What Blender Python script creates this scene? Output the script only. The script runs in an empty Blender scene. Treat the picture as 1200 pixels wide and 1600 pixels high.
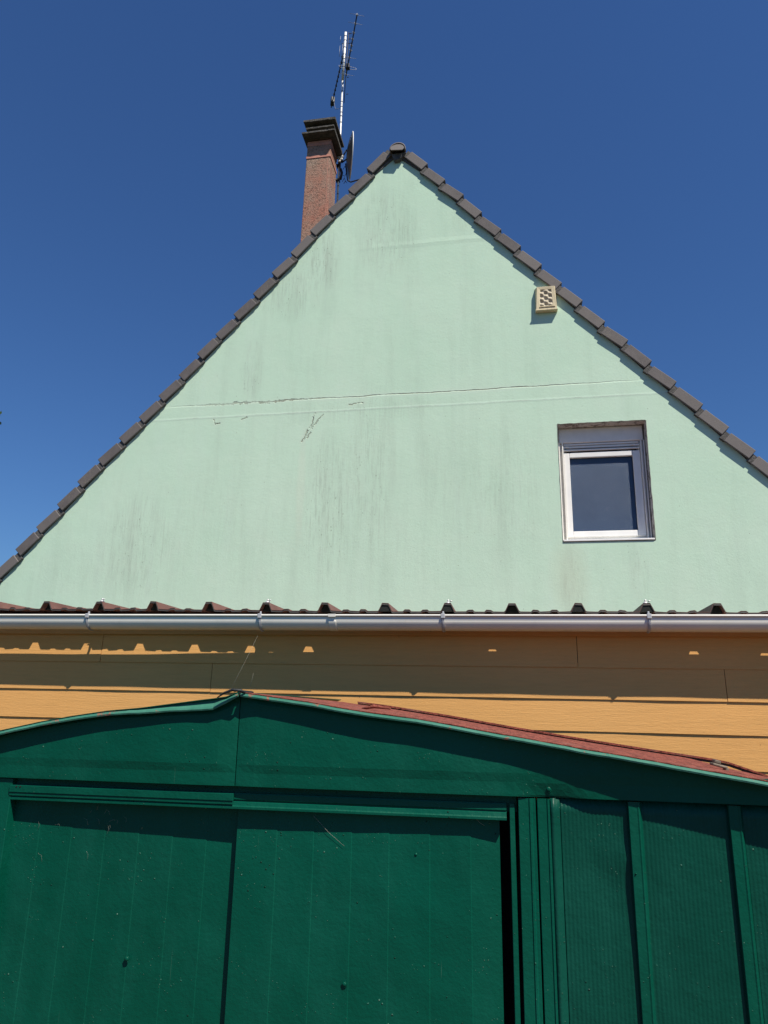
import bpy, bmesh, math, random
from mathutils import Vector, Matrix
random.seed(7)
C = bpy.context.scene
R = math.radians
# ---------------------------------------------------------------- camera
EYE = 1.7
F_PX, YAW, PITCH, ROLL = 1135.0, R(10.18), R(15.27), R(1.01)
FW = Vector((-math.sin(YAW)*math.cos(PITCH), math.cos(YAW)*math.cos(PITCH), math.sin(PITCH)))
_r = Vector((math.cos(YAW), math.sin(YAW), 0)); _u = _r.cross(FW)
RT = _r*math.cos(ROLL)+_u*math.sin(ROLL); UP = _u*math.cos(ROLL)-_r*math.sin(ROLL)
cd = bpy.data.cameras.new('camera'); cam = bpy.data.objects.new('camera', cd); C.collection.objects.link(cam)
cam.matrix_world = Matrix(((RT.x, UP.x, -FW.x, 0), (RT.y, UP.y, -FW.y, 0), (RT.z, UP.z, -FW.z, EYE), (0, 0, 0, 1)))
cd.sensor_fit = 'VERTICAL'; cd.sensor_height = 32; cd.sensor_width = 24; cd.lens = 32*F_PX/1600
cd.clip_start = .05; cd.clip_end = 3000
C.camera = cam
def P(px, py, Y):
    """survey helper: where a sight line meets the upright plane y = Y"""
    d = FW+RT*((px-600)/F_PX)-UP*((py-800)/F_PX)
    d = d*(Y/d.y); return Vector((d.x, d.y, d.z+EYE))
# ---------------------------------------------------------------- light
SUN = Vector((1.05, -1.0, 2.1)).normalized()
w = bpy.data.worlds.new("World"); C.world = w; w.use_nodes = True
nt = w.node_tree; bg = nt.nodes['Background']; sk = nt.nodes.new('ShaderNodeTexSky')
sk.sky_type = 'NISHITA'; sk.sun_disc = False
sk.sun_elevation = math.asin(SUN.z); sk.sun_rotation = math.atan2(SUN.x, SUN.y)
sk.air_density = 1.4; sk.dust_density = 0.0; sk.ozone_density = 10.0; sk.altitude = 0
bg.inputs[1].default_value = 0.07
tint = nt.nodes.new('ShaderNodeMix'); tint.data_type = 'RGBA'; tint.blend_type = 'MULTIPLY'; tint.inputs[0].default_value = 1
tint.inputs[7].default_value = (.57, .745, .98, 1)      # deep clean summer blue
nt.links.new(sk.outputs[0], tint.inputs[6]); nt.links.new(tint.outputs[2], bg.inputs[0])
ld = bpy.data.lights.new('sun', 'SUN'); ld.energy = 4.7; ld.angle = R(.5); ld.color = (1, .93, .81)
so = bpy.data.objects.new('sun', ld); C.collection.objects.link(so)
so.rotation_euler = SUN.to_track_quat('Z', 'Y').to_euler(); so.location = (6, -6, 12)
C.view_settings.view_transform = 'Standard'; C.view_settings.look = 'None'
C.view_settings.exposure = 0.35; C.view_settings.gamma = 1; C.view_settings.use_curve_mapping = False

# ---------------------------------------------------------------- materials
def srgb(r, g, b):
    f = lambda c: (c/255/12.92) if c/255 <= .04045 else ((c/255+.055)/1.055)**2.4
    return (f(r), f(g), f(b), 1)
class NB:
    def __init__(s, name, rough=.6, spec=.5, metal=0):
        s.m = bpy.data.materials.new(name); s.m.use_nodes = True; s.t = s.m.node_tree; s.p = s.t.nodes['Principled BSDF']
        s.p.inputs['Roughness'].default_value = rough; s.p.inputs['Metallic'].default_value = metal
        s.p.inputs['Specular IOR Level'].default_value = spec
        s.co = s.t.nodes.new('ShaderNodeTexCoord').outputs['Object']
    def n(s, k, **kw):
        x = s.t.nodes.new(k)
        for a, b in kw.items(): setattr(x, a, b)
        return x
    def link(s, a, b): s.t.links.new(a, b)
    def _set(s, sock, v):
        if hasattr(v, 'is_output'): s.link(v, sock)
        else: sock.default_value = v
    def math(s, op, a, b=0.0, c=None, clamp=False):
        x = s.n('ShaderNodeMath', operation=op, use_clamp=clamp); s._set(x.inputs[0], a); s._set(x.inputs[1], b)
        if c is not None: s._set(x.inputs[2], c)
        return x.outputs[0]
    def map(s, scale=(1, 1, 1), loc=(0, 0, 0), rot=(0, 0, 0), co=None):
        x = s.n('ShaderNodeMapping'); s.link(co or s.co, x.inputs[0])
        x.inputs['Scale'].default_value = scale; x.inputs['Location'].default_value = loc; x.inputs['Rotation'].default_value = rot
        return x.outputs[0]
    def noise(s, scale=5, detail=4, rough=.55, co=None, dist=0):
        x = s.n('ShaderNodeTexNoise'); s.link(co or s.co, x.inputs['Vector'])
        x.inputs['Scale'].default_value = scale; x.inputs['Detail'].default_value = detail
        x.inputs['Roughness'].default_value = rough; x.inputs['Distortion'].default_value = dist
        return x.outputs['Fac']
    def vor(s, scale=50, co=None, out='Distance', feat='F1'):
        x = s.n('ShaderNodeTexVoronoi', feature=feat); s.link(co or s.co, x.inputs['Vector']); x.inputs['Scale'].default_value = scale
        return x.outputs[out]
    def rng(s, v, a, b, c=0.0, d=1.0):
        x = s.n('ShaderNodeMapRange'); s._set(x.inputs[0], v)
        for i, q in enumerate((a, b, c, d)): s._set(x.inputs[i+1], q)
        return x.outputs[0]
    def mix(s, fac, a, b, mode='MIX'):
        x = s.n('ShaderNodeMix', data_type='RGBA', blend_type=mode)
        s._set(x.inputs[0], fac)
        for i, v in ((6, a), (7, b)): s._set(x.inputs[i], v)
        return x.outputs[2]
    def col(s, v): s._set(s.p.inputs['Base Color'], v)
    def rgh(s, v): s._set(s.p.inputs['Roughness'], v)
    def bump(s, h, dist=.002, strength=1.0):
        x = s.n('ShaderNodeBump'); s._set(x.inputs['Height'], h); x.inputs['Distance'].default_value = dist
        x.inputs['Strength'].default_value = strength
        pv = s.p.inputs['Normal']
        if pv.is_linked: s.link(pv.links[0].from_socket, x.inputs['Normal'])
        s.link(x.outputs[0], pv)
    def xyz(s, co=None):
        x = s.n('ShaderNodeSeparateXYZ'); s.link(co or s.co, x.inputs[0]); return x.outputs

def simple(name, c, rough=.6, var=.15, scale=12, bump=.001, bscale=60, spec=.5, metal=0):
    b = NB(name, rough, spec, metal)
    n = b.noise(scale, 5)
    dark = tuple(v*(1-var) for v in c[:3])+(1,); lite = tuple(min(1, v*(1+var)) for v in c[:3])+(1,)
    b.col(b.mix(b.rng(n, .3, .7), dark, lite))
    if bump: b.bump(b.noise(bscale, 3), bump)
    return b.m

# --- painted render of the gable
def seg_dist(b, x, z, a, c):
    ax, az = a; dx, dz = c[0]-ax, c[1]-az; L2 = dx*dx+dz*dz
    px = b.math('SUBTRACT', x, ax); pz = b.math('SUBTRACT', z, az)
    t = b.math('DIVIDE', b.math('ADD', b.math('MULTIPLY', px, dx), b.math('MULTIPLY', pz, dz)), L2, clamp=True)
    qx = b.math('SUBTRACT', px, b.math('MULTIPLY', t, dx)); qz = b.math('SUBTRACT', pz, b.math('MULTIPLY', t, dz))
    return b.math('SQRT', b.math('ADD', b.math('MULTIPLY', qx, qx), b.math('MULTIPLY', qz, qz)))
YG = 7.2
def wall_mat():
    b = NB('mint_render', .85, .25)
    base = (.475, .66, .52, 1)
    o = b.xyz(); x, z = o[0], o[2]
    big = b.noise(.7, 4, .6); mid = b.noise(4, 5, .6)
    c = b.mix(b.rng(big, .3, .7), (.51, .705, .545, 1), (.56, .74, .585, 1))
    c = b.mix(b.math('MULTIPLY', b.rng(mid, .45, .75), .25), c, (.58, .70, .57, 1))
    # soft vertical weather streaks everywhere
    st = b.noise(1, 5, .65, co=b.map((5.5, 1, .55)))
    c = b.mix(b.math('MULTIPLY', b.rng(st, .5, .75), .30), c, (.40, .53, .42, 1))
    st3 = b.noise(1, 5, .65, co=b.map((7, 1, .5), loc=(4, 0, 9)))
    c = b.mix(b.math('MULTIPLY', b.rng(st3, .52, .75), .30), c, (.56, .72, .60, 1))
    # dark algae streaks gathered in patches
    # weathering patches seen on the wall: place, half width, half height, strength
    spots = [((500, 405), .22, .42, .95), ((455, 455), .35, .35, .75), ((607, 372), .33, .45, .8), ((600, 330), .25, .3, .6), ((512, 795), .26, .8, .8),
             ((578, 740), .25, .9, .65), ((212, 855), .4, .55, .75), ((790, 770), .35, .7, .4), ((393, 580), .12, .35, .7),
             ((700, 760), .5, .6, .25), ((560, 640), 1.0, .15, .4), ((895, 920), .12, .35, .6), ((1000, 900), .1, .3, .4), ((120, 890), .5, .25, .25),
             ((330, 840), .7, .7, .22), ((745, 345), .3, .25, .3), ((610, 870), 1.2, .4, .15)]
    mask = None
    for (px, py), rx, rz, k in spots:
        q = P(px, py, YG)
        u = b.math('DIVIDE', b.math('SUBTRACT', x, q.x), rx); v = b.math('DIVIDE', b.math('SUBTRACT', z, q.z), rz)
        d = b.math('ADD', b.math('MULTIPLY', u, u), b.math('MULTIPLY', v, v))
        g = b.rng(d, 1.6, 0, 0, k)
        mask = g if mask is None else b.math('MAXIMUM', mask, g)
    s2 = b.noise(1, 7, .75, co=b.map((34, 1, 1.7)))
    s4 = b.noise(1, 4, .7, co=b.map((60, 1, 6)))
    fine = b.rng(b.math('ADD', b.math('MULTIPLY', s2, .5), b.math('MULTIPLY', s4, .5)), .49, .60)
    streak = b.math('MULTIPLY', fine, mask)
    c = b.mix(b.math('MULTIPLY', streak, .42), c, (.23, .26, .22, 1))
    soft = b.math('MULTIPLY', b.rng(st, .35, .7), mask)
    c = b.mix(b.math('MULTIPLY', soft, .34), c, (.38, .43, .36, 1))
    fl = b.math('MULTIPLY', b.rng(b.vor(1, co=b.map((38, 1, 17))), .22, .12), b.rng(b.noise(11, 4, .75), .52, .60))
    c = b.mix(b.math('MULTIPLY', b.math('MULTIPLY', fl, b.rng(mask, .1, .6)), .6), c, (.16, .20, .14, 1))
    # rust-tinted run under the window sill
    q = P(890, 900, YG)
    u = b.math('DIVIDE', b.math('SUBTRACT', x, q.x), .22); v = b.math('DIVIDE', b.math('SUBTRACT', z, q.z), .45)
    d = b.math('ADD', b.math('MULTIPLY', u, u), b.math('MULTIPLY', v, v))
    c = b.mix(b.math('MULTIPLY', b.rng(d, 1, 0), .20), c, (.50, .46, .31, 1))
    # pale vertical run
    q = P(470, 760, YG)
    u = b.math('DIVIDE', b.math('ABSOLUTE', b.math('SUBTRACT', x, q.x)), .055); v = b.math('DIVIDE', b.math('SUBTRACT', z, q.z), .75)
    d = b.math('ADD', b.math('MULTIPLY', u, u), b.math('MULTIPLY', v, v))
    c = b.mix(b.math('MULTIPLY', b.rng(d, 1, .2), .4), c, (.60, .70, .56, 1))
    # small pits
    vd = b.vor(9); pick = b.noise(9, 1, .5, co=b.map(loc=(3, 5, 1)))
    pit = b.math('MULTIPLY', b.rng(vd, .05, .03), b.rng(pick, .50, .54))
    c = b.mix(b.math('MULTIPLY', pit, .6), c, (.20, .22, .17, 1))
    # the day joint across the wall and its fainter neighbour
    wob = b.math('MULTIPLY', b.math('SUBTRACT', b.noise(3, 5, .7), .5), .035)
    zj = P(620, 616, YG).z
    dz = b.math('ABSOLUTE', b.math('ADD', b.math('SUBTRACT', z, zj), wob))
    brk = b.noise(1, 6, .75, co=b.map((5, 1, 9), loc=(2, 0, 0)))
    env = b.rng(b.math('ABSOLUTE', b.math('SUBTRACT', x, -1.25)), 2.9, 1.4, .0, 1)
    chip = b.noise(22, 4, .7)
    thick = b.rng(b.math('ABSOLUTE', b.math('SUBTRACT', x, P(395, 635, YG).x)), .9, .1, .0, .022)
    dzc = b.math('SUBTRACT', dz, b.math('MULTIPLY', thick, b.rng(chip, .45, .62)))
    l1 = b.math('MULTIPLY', b.rng(dzc, .008, .002), b.math('MULTIPLY', b.rng(brk, .30, .52), env))
    c = b.mix(b.math('MULTIPLY', b.rng(dz, .045, .0), b.math('MULTIPLY', env, .45)), c, (.60, .71, .60, 1))
    c = b.mix(b.math('MULTIPLY', l1, .8), c, (.20, .20, .15, 1))
    dz2 = b.math('ABSOLUTE', b.math('ADD', b.math('SUBTRACT', z, zj-.155), b.math('MULTIPLY', wob, .5)))
    l2 = b.math('MULTIPLY', b.rng(dz2, .009, .003), b.rng(brk, .42, .6))
    c = b.mix(b.math('MULTIPLY', l2, .55), c, (.30, .34, .27, 1))
    c = b.mix(b.math('MULTIPLY', b.rng(dz2, .016, .006), .25), c, (.62, .76, .66, 1))
    zk = P(700, 376, YG).z
    dz3 = b.math('ABSOLUTE', b.math('ADD', b.math('SUBTRACT', z, zk), wob))
    # diagonal cracks below the joint
    wx = b.math('ADD', x, b.math('MULTIPLY', b.math('SUBTRACT', b.noise(14, 4, .7), .5), .07))
    wz = b.math('ADD', z, b.math('MULTIPLY', b.math('SUBTRACT', b.noise(14, 4, .7, co=b.map(loc=(9, 9, 9))), .5), .07))
    cr = None
    for pts in ([(493, 645), (488, 662), (477, 680), (472, 689)], [(505, 648), (496, 657), (488, 668), (480, 684)], [(333, 655), (337, 664), (344, 660)],
                [(545, 632), (568, 629)], [(378, 656), (386, 652)]):
        for a, e in zip(pts[:-1], pts[1:]):
            A, B = P(*a, YG), P(*e, YG)
            d = seg_dist(b, wx, wz, (A.x, A.z), (B.x, B.z)); cr = d if cr is None else b.math('MINIMUM', cr, d)
    crk = b.math('MULTIPLY', b.rng(cr, .0085, .003), b.rng(b.noise(16, 3), .40, .5))
    c = b.mix(b.math('MULTIPLY', b.rng(cr, .05, .0), .3), c, (.58, .68, .55, 1))
    c = b.mix(b.math('MULTIPLY', crk, .52), c, (.22, .19, .14, 1))
    gr_ = b.noise(38, 6, .8)
    c = b.mix(b.math('MULTIPLY', b.rng(gr_, .5, .72), .09), c, (.36, .47, .37, 1))
    b.col(c)
    h = b.math('ADD', b.math('MULTIPLY', b.noise(2.2, 4, .6), .45), b.math('MULTIPLY', b.noise(45, 5, .75), .16))
    h = b.math('SUBTRACT', h, b.math('MULTIPLY', l1, .5)); h = b.math('SUBTRACT', h, crk)
    h = b.math('ADD', h, b.math('MULTIPLY', b.rng(dz2, .02, .0), .12)); h = b.math('ADD', h, b.math('MULTIPLY', b.rng(dz3, .05, .0), b.rng(x, -1.9, -.9, 0, .22)))
    h = b.math('ADD', h, b.math('MULTIPLY', b.rng(b.math('SUBTRACT', z, zj), -.01, .01), -.22))
    b.bump(h, .012, .8)
    return b.m
M = {}
M['wall'] = wall_mat()
def tile_mat():
    b = NB('brown_tile', .7, .35)
    n = b.noise(9, 6, .65)
    c = b.mix(b.rng(n, .3, .7), (.095, .084, .083, 1), (.14, .125, .123, 1))
    rnd = b.n('ShaderNodeObjectInfo').outputs['Random']
    c = b.mix(b.math('MULTIPLY', rnd, .8), c, (.175, .158, .150, 1))
    g = b.noise(1, 5, .6, co=b.map((40, 40, 6), rot=(0, .8, 0)))
    c = b.mix(b.math('MULTIPLY', b.rng(g, .5, .8), .5), c, (.17, .155, .15, 1))
    lich = b.math('MULTIPLY', b.rng(b.vor(75), .28, .16), b.rng(b.noise(2.3, 4), .60, .66))
    c = b.mix(b.math('MULTIPLY', lich, .6), c, (.34, .31, .18, 1)); b.col(c)
    b.bump(b.noise(130, 4, .7), .0015); return b.m
M['tile'] = tile_mat()
M['mortar'] = simple('roof_mortar_and_shade', (.10, .095, .09), .95, .35, 30, .008, 90)
M['rooftile'] = simple('roof_tile', (.06, .05, .045), .8, .2, 6, .003, 40)
def brick_mat():
    b = NB('roughcast', .95, .2)
    v = b.vor(42); n = b.noise(3, 5, .7); n2 = b.noise(55, 5, .75)
    c = b.mix(b.rng(n, .35, .65), (.43, .185, .13, 1), (.36, .26, .20, 1))
    c = b.mix(b.math('MULTIPLY', b.rng(b.math('ADD', n2, b.math('MULTIPLY', v, .18)), .60, .76), .8), c, (.08, .06, .05, 1))
    c = b.mix(b.math('MULTIPLY', b.rng(n2, .40, .28), .5), c, (.55, .40, .33, 1))
    b.col(c); b.bump(b.math('SUBTRACT', 1, n2), .014); return b.m
M['rough'] = brick_mat()
M['band'] = simple('smooth_red_band', (.50, .22, .165), .85, .18, 14, .002, 50)
M['capstone'] = simple('weathered_concrete', (.085, .08, .072), .95, .4, 22, .01, 55)
M['grout'] = simple('dark_brick', (.10, .07, .055), .95, .35, 25, .008, 55)
M['galv'] = simple('galvanised_steel', (.66, .66, .64), .45, .15, 20, .0005, 80, metal=.3)
M['blackmetal'] = simple('black_metal', (.014, .016, .022), .5, .2, 20, .0005, 80)
M['alu'] = simple('aluminium_rod', (.30, .32, .36), .5, .1, 20, 0, 80, metal=.3)
M['dish'] = simple('dish_grey', (.10, .115, .12), .45, .25, 9, .0005, 40)
M['pvc'] = simple('white_pvc', (.82, .81, .78), .38, .04, 6, .0004, 20)
M['pvc_old'] = simple('grey_white_pvc', (.82, .80, .75), .5, .06, 9, .0004, 30)
M['reveal'] = None
def reveal_mat():
    b = NB('peeling_reveal_paint', .9, .2)
    n = b.noise(1, 6, .7, co=b.map((14, 14, 14)), dist=.6)
    c = b.mix(b.rng(n, .50, .56), (.56, .54, .50, 1), (.20, .18, .16, 1)); b.col(c); b.bump(n, .006); return b.m
M['reveal'] = reveal_mat()
M['sealant'] = simple('dirty_sealant', (.16, .14, .12), .9, .5, 30, .003, 60)
def glass_mat():
    b = NB('frosted_pane', .3, .45)
    v = b.vor(420); n = b.noise(2.4, 3)
    c = b.mix(b.rng(n, .35, .65), (.022, .052, .115, 1), (.028, .062, .13, 1))
    sp = b.rng(b.vor(110), .16, .05)
    c = b.mix(b.math('MULTIPLY', sp, .25), c, (.20, .27, .38, 1)); b.col(c)
    b.bump(v, .0012); b.p.inputs['Coat Weight'].default_value = .0; b.p.inputs['Coat Roughness'].default_value = .08; return b.m
M['glass'] = glass_mat()
M['cream'] = simple('cream_plastic', (.66, .56, .36), .6, .12, 20, .001, 60)
M['creamin'] = simple('cream_grille', (.50, .43, .31), .6, .2, 30, .001, 60)
def siding_mat():
    b = NB('ochre_cement_board', .8, .25)
    g = b.noise(1, 6, .7, co=b.map((6, 6, 95), rot=(0, .012, 0))); g2 = b.noise(1, 4, .7, co=b.map((30, 30, 260)))
    n = b.noise(1.1, 3)
    c = b.mix(b.rng(n, .3, .7), (.70, .365, .118, 1), (.75, .40, .135, 1))
    c = b.mix(b.math('MULTIPLY', b.rng(g, .45, .75), .30), c, (.50, .27, .09, 1))
    c = b.mix(b.math('MULTIPLY', b.rng(g2, .55, .75), .25), c, (.78, .52, .23, 1))
    sp = b.math('MULTIPLY', b.rng(b.vor(16), .05, .03), b.rng(b.noise(7, 1), .58, .6)); c = b.mix(b.math('MULTIPLY', sp, .7), c, (.12, .08, .05, 1))
    b.col(c); b.bump(b.math('ADD', b.math('MULTIPLY', g, .7), b.math('MULTIPLY', g2, .5)), .0020); return b.m
M['siding'] = siding_mat()
def sheet_mat():
    b = NB('red_brown_sheet', .6, .4)
    n = b.noise(4, 5, .6)
    c = b.mix(b.rng(n, .3, .7), (.125, .055, .045, 1), (.19, .09, .072, 1))
    c = b.mix(b.rng(b.noise(30, 5, .7), .62, .75), c, (.22, .19, .15, 1)); b.col(c); b.bump(b.noise(60, 3), .001); return b.m
M['sheet'] = sheet_mat()
M['sheetshade'] = simple('shaded_sheet_edge', (.035, .032, .03), .7, .3, 20, .001, 50)
def gutter_mat():
    b = NB('grey_pvc_gutter', .42, .35)
    n = b.noise(1, 4, .6, co=b.map((2.5, 9, 9))); 
    c = b.mix(b.rng(n, .3, .7), (.72, .70, .63, 1), (.78, .76, .69, 1))
    c = b.mix(b.math('MULTIPLY', b.rng(b.noise(9, 6, .7), .55, .8), .2), c, (.25, .25, .24, 1)); b.col(c)
    b.bump(b.noise(1.5, 2), .001); return b.m
M['gutter'] = gutter_mat()
M['strap'] = simple('gutter_strap', (.42, .43, .45), .4, .12, 20, .0005, 60)
def green_mat(name, a, bb, rib=False, dents=.006):
    m = NB(name, .42, .16)
    n = m.noise(1.6, 5, .6)
    c = m.mix(m.rng(n, .3, .7), a, bb)
    dust = m.noise(1, 6, .7, co=m.map((7, 7, 2.2)))
    c = m.mix(m.math('MULTIPLY', m.rng(dust, .48, .75), .30), c, (.006, .112, .076, 1))
    if rib:
        pk = m.rng(m.noise(5, 4), .4, .65, .15, .6)
    # specks of dirt, chips and fly marks
    d1 = m.math('MULTIPLY', m.rng(m.vor(38, co=m.map((1, 1, 1))), .11, .06), m.rng(m.noise(9, 4, .7), .56, .62))
    d2 = m.math('MULTIPLY', m.rng(m.vor(110, co=m.map(loc=(3, 1, 2))), .20, .12), m.rng(m.noise(13, 5, .75, co=m.map(loc=(4, 4, 4))), .56, .64))
    lt = m.math('MAXIMUM', d1, m.math('MULTIPLY', d2, .7))
    c = m.mix(m.math('MULTIPLY', lt, .5), c, (.15, .33, .24, 1))
    d3 = m.math('MULTIPLY', m.rng(m.vor(48, co=m.map(loc=(8, 7, 2))), .12, .07), m.rng(m.noise(10, 4, .7, co=m.map(loc=(1, 8, 4))), .57, .62))
    c = m.mix(m.math('MULTIPLY', d3, .7), c, (.008, .02, .015, 1))
    # scratches
    sc = m.noise(1, 2, .5, co=m.map((90, 90, 1.4), rot=(0, .6, 0)), dist=1.5)
    c = m.mix(m.math('MULTIPLY', m.rng(sc, .76, .80), .35), c, (.14, .24, .18, 1))
    m.col(c)
    m.rgh(m.rng(dust, .3, .7, .34, .55))
    m.bump(m.noise(2.6, 3, .5), dents*3.4, 1)
    m.bump(m.noise(95, 3, .6), .0010); m.bump(m.math('ADD', lt, d3), .003); m.bump(m.noise(30, 5, .7), .0012)
    return m.m
M['green'] = green_mat('green_lacquer', (.0004, .064, .039, 1), (.0009, .080, .050, 1))
M['greenrib'] = green_mat('green_ribbed_lacquer', (.0012, .052, .034, 1), (.003, .064, .044, 1), rib=True)
def trim_mat():
    b = NB('weathered_sunlit_green_edge', .6, .2)
    c = b.mix(b.rng(b.noise(5, 5, .7), .35, .7), (.035, .17, .115, 1), (.075, .25, .18, 1))
    c = b.mix(b.rng(b.noise(13, 6, .75), .57, .61), c, (.30, .13, .09, 1)); b.col(c); b.bump(b.noise(30, 4), .002); return b.m
M['trim'] = trim_mat()
def rust_mat():
    b = NB('rust_red_roof', .85, .3)
    n = b.noise(1, 6, .8, co=b.map((70, 9, 70)))
    c = b.mix(b.rng(n, .38, .62), (.09, .022, .015, 1), (.34, .095, .062, 1))
    c = b.mix(b.rng(b.noise(6, 4), .58, .7), c, (.22, .10, .08, 1)); b.col(c); b.bump(n, .004); return b.m
M['rust'] = rust_mat()
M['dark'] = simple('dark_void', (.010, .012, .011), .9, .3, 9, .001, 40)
M['rag'] = simple('black_strip_and_gap_shade', (.010, .012, .014), .6, .3, 30, .003, 60)
M['clip'] = simple('bronze_clip', (.16, .13, .09), .6, .3, 40, .002, 80)
M['web'] = simple('spider_silk', (.32, .32, .27), .6, .05, 9, 0)
def grass_mat():
    b = NB('lawn', .95, .2)
    c = b.mix(b.rng(b.noise(.8, 6, .7), .35, .65), (.04, .052, .02, 1), (.06, .06, .03, 1))
    c = b.mix(b.rng(b.noise(30, 4), .5, .7), c, (.035, .06, .018, 1)); b.col(c); b.bump(b.noise(50, 5, .8), .03); return b.m
M['grass'] = grass_mat()
M['gravel'] = simple('brown_gravel', (.11, .055, .028), .95, .4, 60, .01, 70)
M['bark'] = simple('bark', (.10, .075, .055), .95, .35, 14, .01, 30)
def leaf_mat():
    b = NB('leaf', .5, .4)
    c = b.mix(b.rng(b.noise(3, 3), .35, .65), (.09, .16, .03, 1), (.17, .22, .07, 1)); b.col(c)
    b.p.inputs['Subsurface Weight'].default_value = 0; return b.m
M['leaf'] = leaf_mat()

# ---------------------------------------------------------------- mesh helpers
class MB:
    def __init__(s): s.v = []; s.f = []; s.sm = []
    def add(s, vs, fs, smooth=False):
        o = len(s.v); s.v += [tuple(v) for v in vs]; s.f += [tuple(i+o for i in f) for f in fs]; s.sm += [smooth]*len(fs); return s
    def box(s, a, b, mtx=None):
        x0, y0, z0 = a; x1, y1, z1 = b
        vs = [Vector(p) for p in ((x0, y0, z0), (x1, y0, z0), (x1, y1, z0), (x0, y1, z0), (x0, y0, z1), (x1, y0, z1), (x1, y1, z1), (x0, y1, z1))]
        if mtx: vs = [mtx @ v for v in vs]
        return s.add(vs, [(0, 3, 2, 1), (4, 5, 6, 7), (0, 1, 5, 4), (1, 2, 6, 5), (2, 3, 7, 6), (3, 0, 4, 7)])
    def prism(s, poly, d):
        """poly: list of Vectors (a planar ring), swept by vector d"""
        n = len(poly); d = Vector(d)
        vs = list(poly)+[p+d for p in poly]
        fs = [tuple(range(n))[::-1], tuple(range(n, 2*n))]+[(i, (i+1) % n, (i+1) % n+n, i+n) for i in range(n)]
        return s.add(vs, fs)
    def tube(s, pts, r, seg=8, cap=True):
        pts = [Vector(p) for p in pts]; n = len(pts); rr = r if isinstance(r, (list, tuple)) else [r]*n
        vs = []; ref = None
        for i, p in enumerate(pts):
            t = (pts[min(i+1, n-1)]-pts[max(i-1, 0)]).normalized()
            if ref is None: ref = t.orthogonal().normalized()
            ref = (ref-t*ref.dot(t)).normalized(); q = t.cross(ref)
            vs += [p+(ref*math.cos(a)+q*math.sin(a))*rr[i] for a in [2*math.pi*k/seg for k in range(seg)]]
        fs = [(i*seg+k, i*seg+(k+1) % seg, (i+1)*seg+(k+1) % seg, (i+1)*seg+k) for i in range(n-1) for k in range(seg)]
        s.add(vs, fs, True)
        if cap: s.add([], []); o = len(s.v)-len(vs); s.f += [tuple(o+k for k in range(seg))[::-1], tuple(o+(n-1)*seg+k for k in range(seg))]; s.sm += [False]*2
        return s
    def sweep(s, prof, path, smooth=False, closed=False):
        """prof(i) -> ring of points for station i"""
        rings = [prof(p) for p in path]; n = len(rings[0]); vs = [v for r_ in rings for v in r_]
        m = n if closed else n-1
        fs = [(i*n+k, i*n+(k+1) % n, (i+1)*n+(k+1) % n, (i+1)*n+k) for i in range(len(rings)-1) for k in range(m)]
        return s.add(vs, fs, smooth)
    def build(s, name, mat, parent=None, bevel=0, solid=0, off=0):
        me = bpy.data.meshes.new(name); me.from_pydata(s.v, [], s.f); me.update()
        for p, q in zip(me.polygons, s.sm): p.use_smooth = q
        bm = bmesh.new(); bm.from_mesh(me); bmesh.ops.recalc_face_normals(bm, faces=bm.faces); bm.to_mesh(me); bm.free()
        me.materials.append(mat); o = bpy.data.objects.new(name, me); C.collection.objects.link(o)
        if parent: o.parent = parent
        if solid:
            md = o.modifiers.new('solid', 'SOLIDIFY'); md.thickness = solid; md.offset = off
        if bevel:
            md = o.modifiers.new('bevel', 'BEVEL'); md.width = bevel; md.segments = 2; md.limit_method = 'ANGLE'; md.angle_limit = R(35)
        return o
def thing(name, label, cat, group=None):
    o = bpy.data.objects.new(name, None); C.collection.objects.link(o); o.empty_display_size = .1
    o['label'] = label; o['category'] = cat
    if group: o['group'] = group
    return o
def struct(o): o['kind'] = 'structure'; return o
def share(src, name, parent, loc=None):
    o = bpy.data.objects.new(name, src.data); C.collection.objects.link(o); o.parent = parent
    for m in src.modifiers:
        k = o.modifiers.new(m.name, m.type)
        if m.type == 'BEVEL': k.width = m.width; k.segments = m.segments; k.limit_method = m.limit_method; k.angle_limit = m.angle_limit
        if m.type == 'SOLIDIFY': k.thickness = m.thickness; k.offset = m.offset
    if loc is not None: o.location = loc
    return o
V = Vector
def interp(tab, x):
    if x <= tab[0][0]: a, b = tab[0], tab[1]
    elif x >= tab[-1][0]: a, b = tab[-2], tab[-1]
    else:
        for a, b in zip(tab[:-1], tab[1:]):
            if a[0] <= x <= b[0]: break
    t = (x-a[0])/(b[0]-a[0]); return a[1]+(b[1]-a[1])*t

# ---------------------------------------------------------------- ground
g = MB(); N = 40; S = 600
for i in range(N+1):
    for j in range(N+1):
        x = ((i/N*2-1)**3)*S; y = ((j/N*2-1)**3)*S
        g.v.append((x, y, 0 if max(abs(x), abs(y)) < 60 else -.3))
g.f = [(i*(N+1)+j, (i+1)*(N+1)+j, (i+1)*(N+1)+j+1, i*(N+1)+j+1) for i in range(N) for j in range(N)]; g.sm = [True]*len(g.f)
struct(g.build('ground', M['grass']))
g = MB().box((-4.2, -3.5, -.05), (2.6, 3.9, .006)); struct(g.build('path', M['gravel']))

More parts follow.
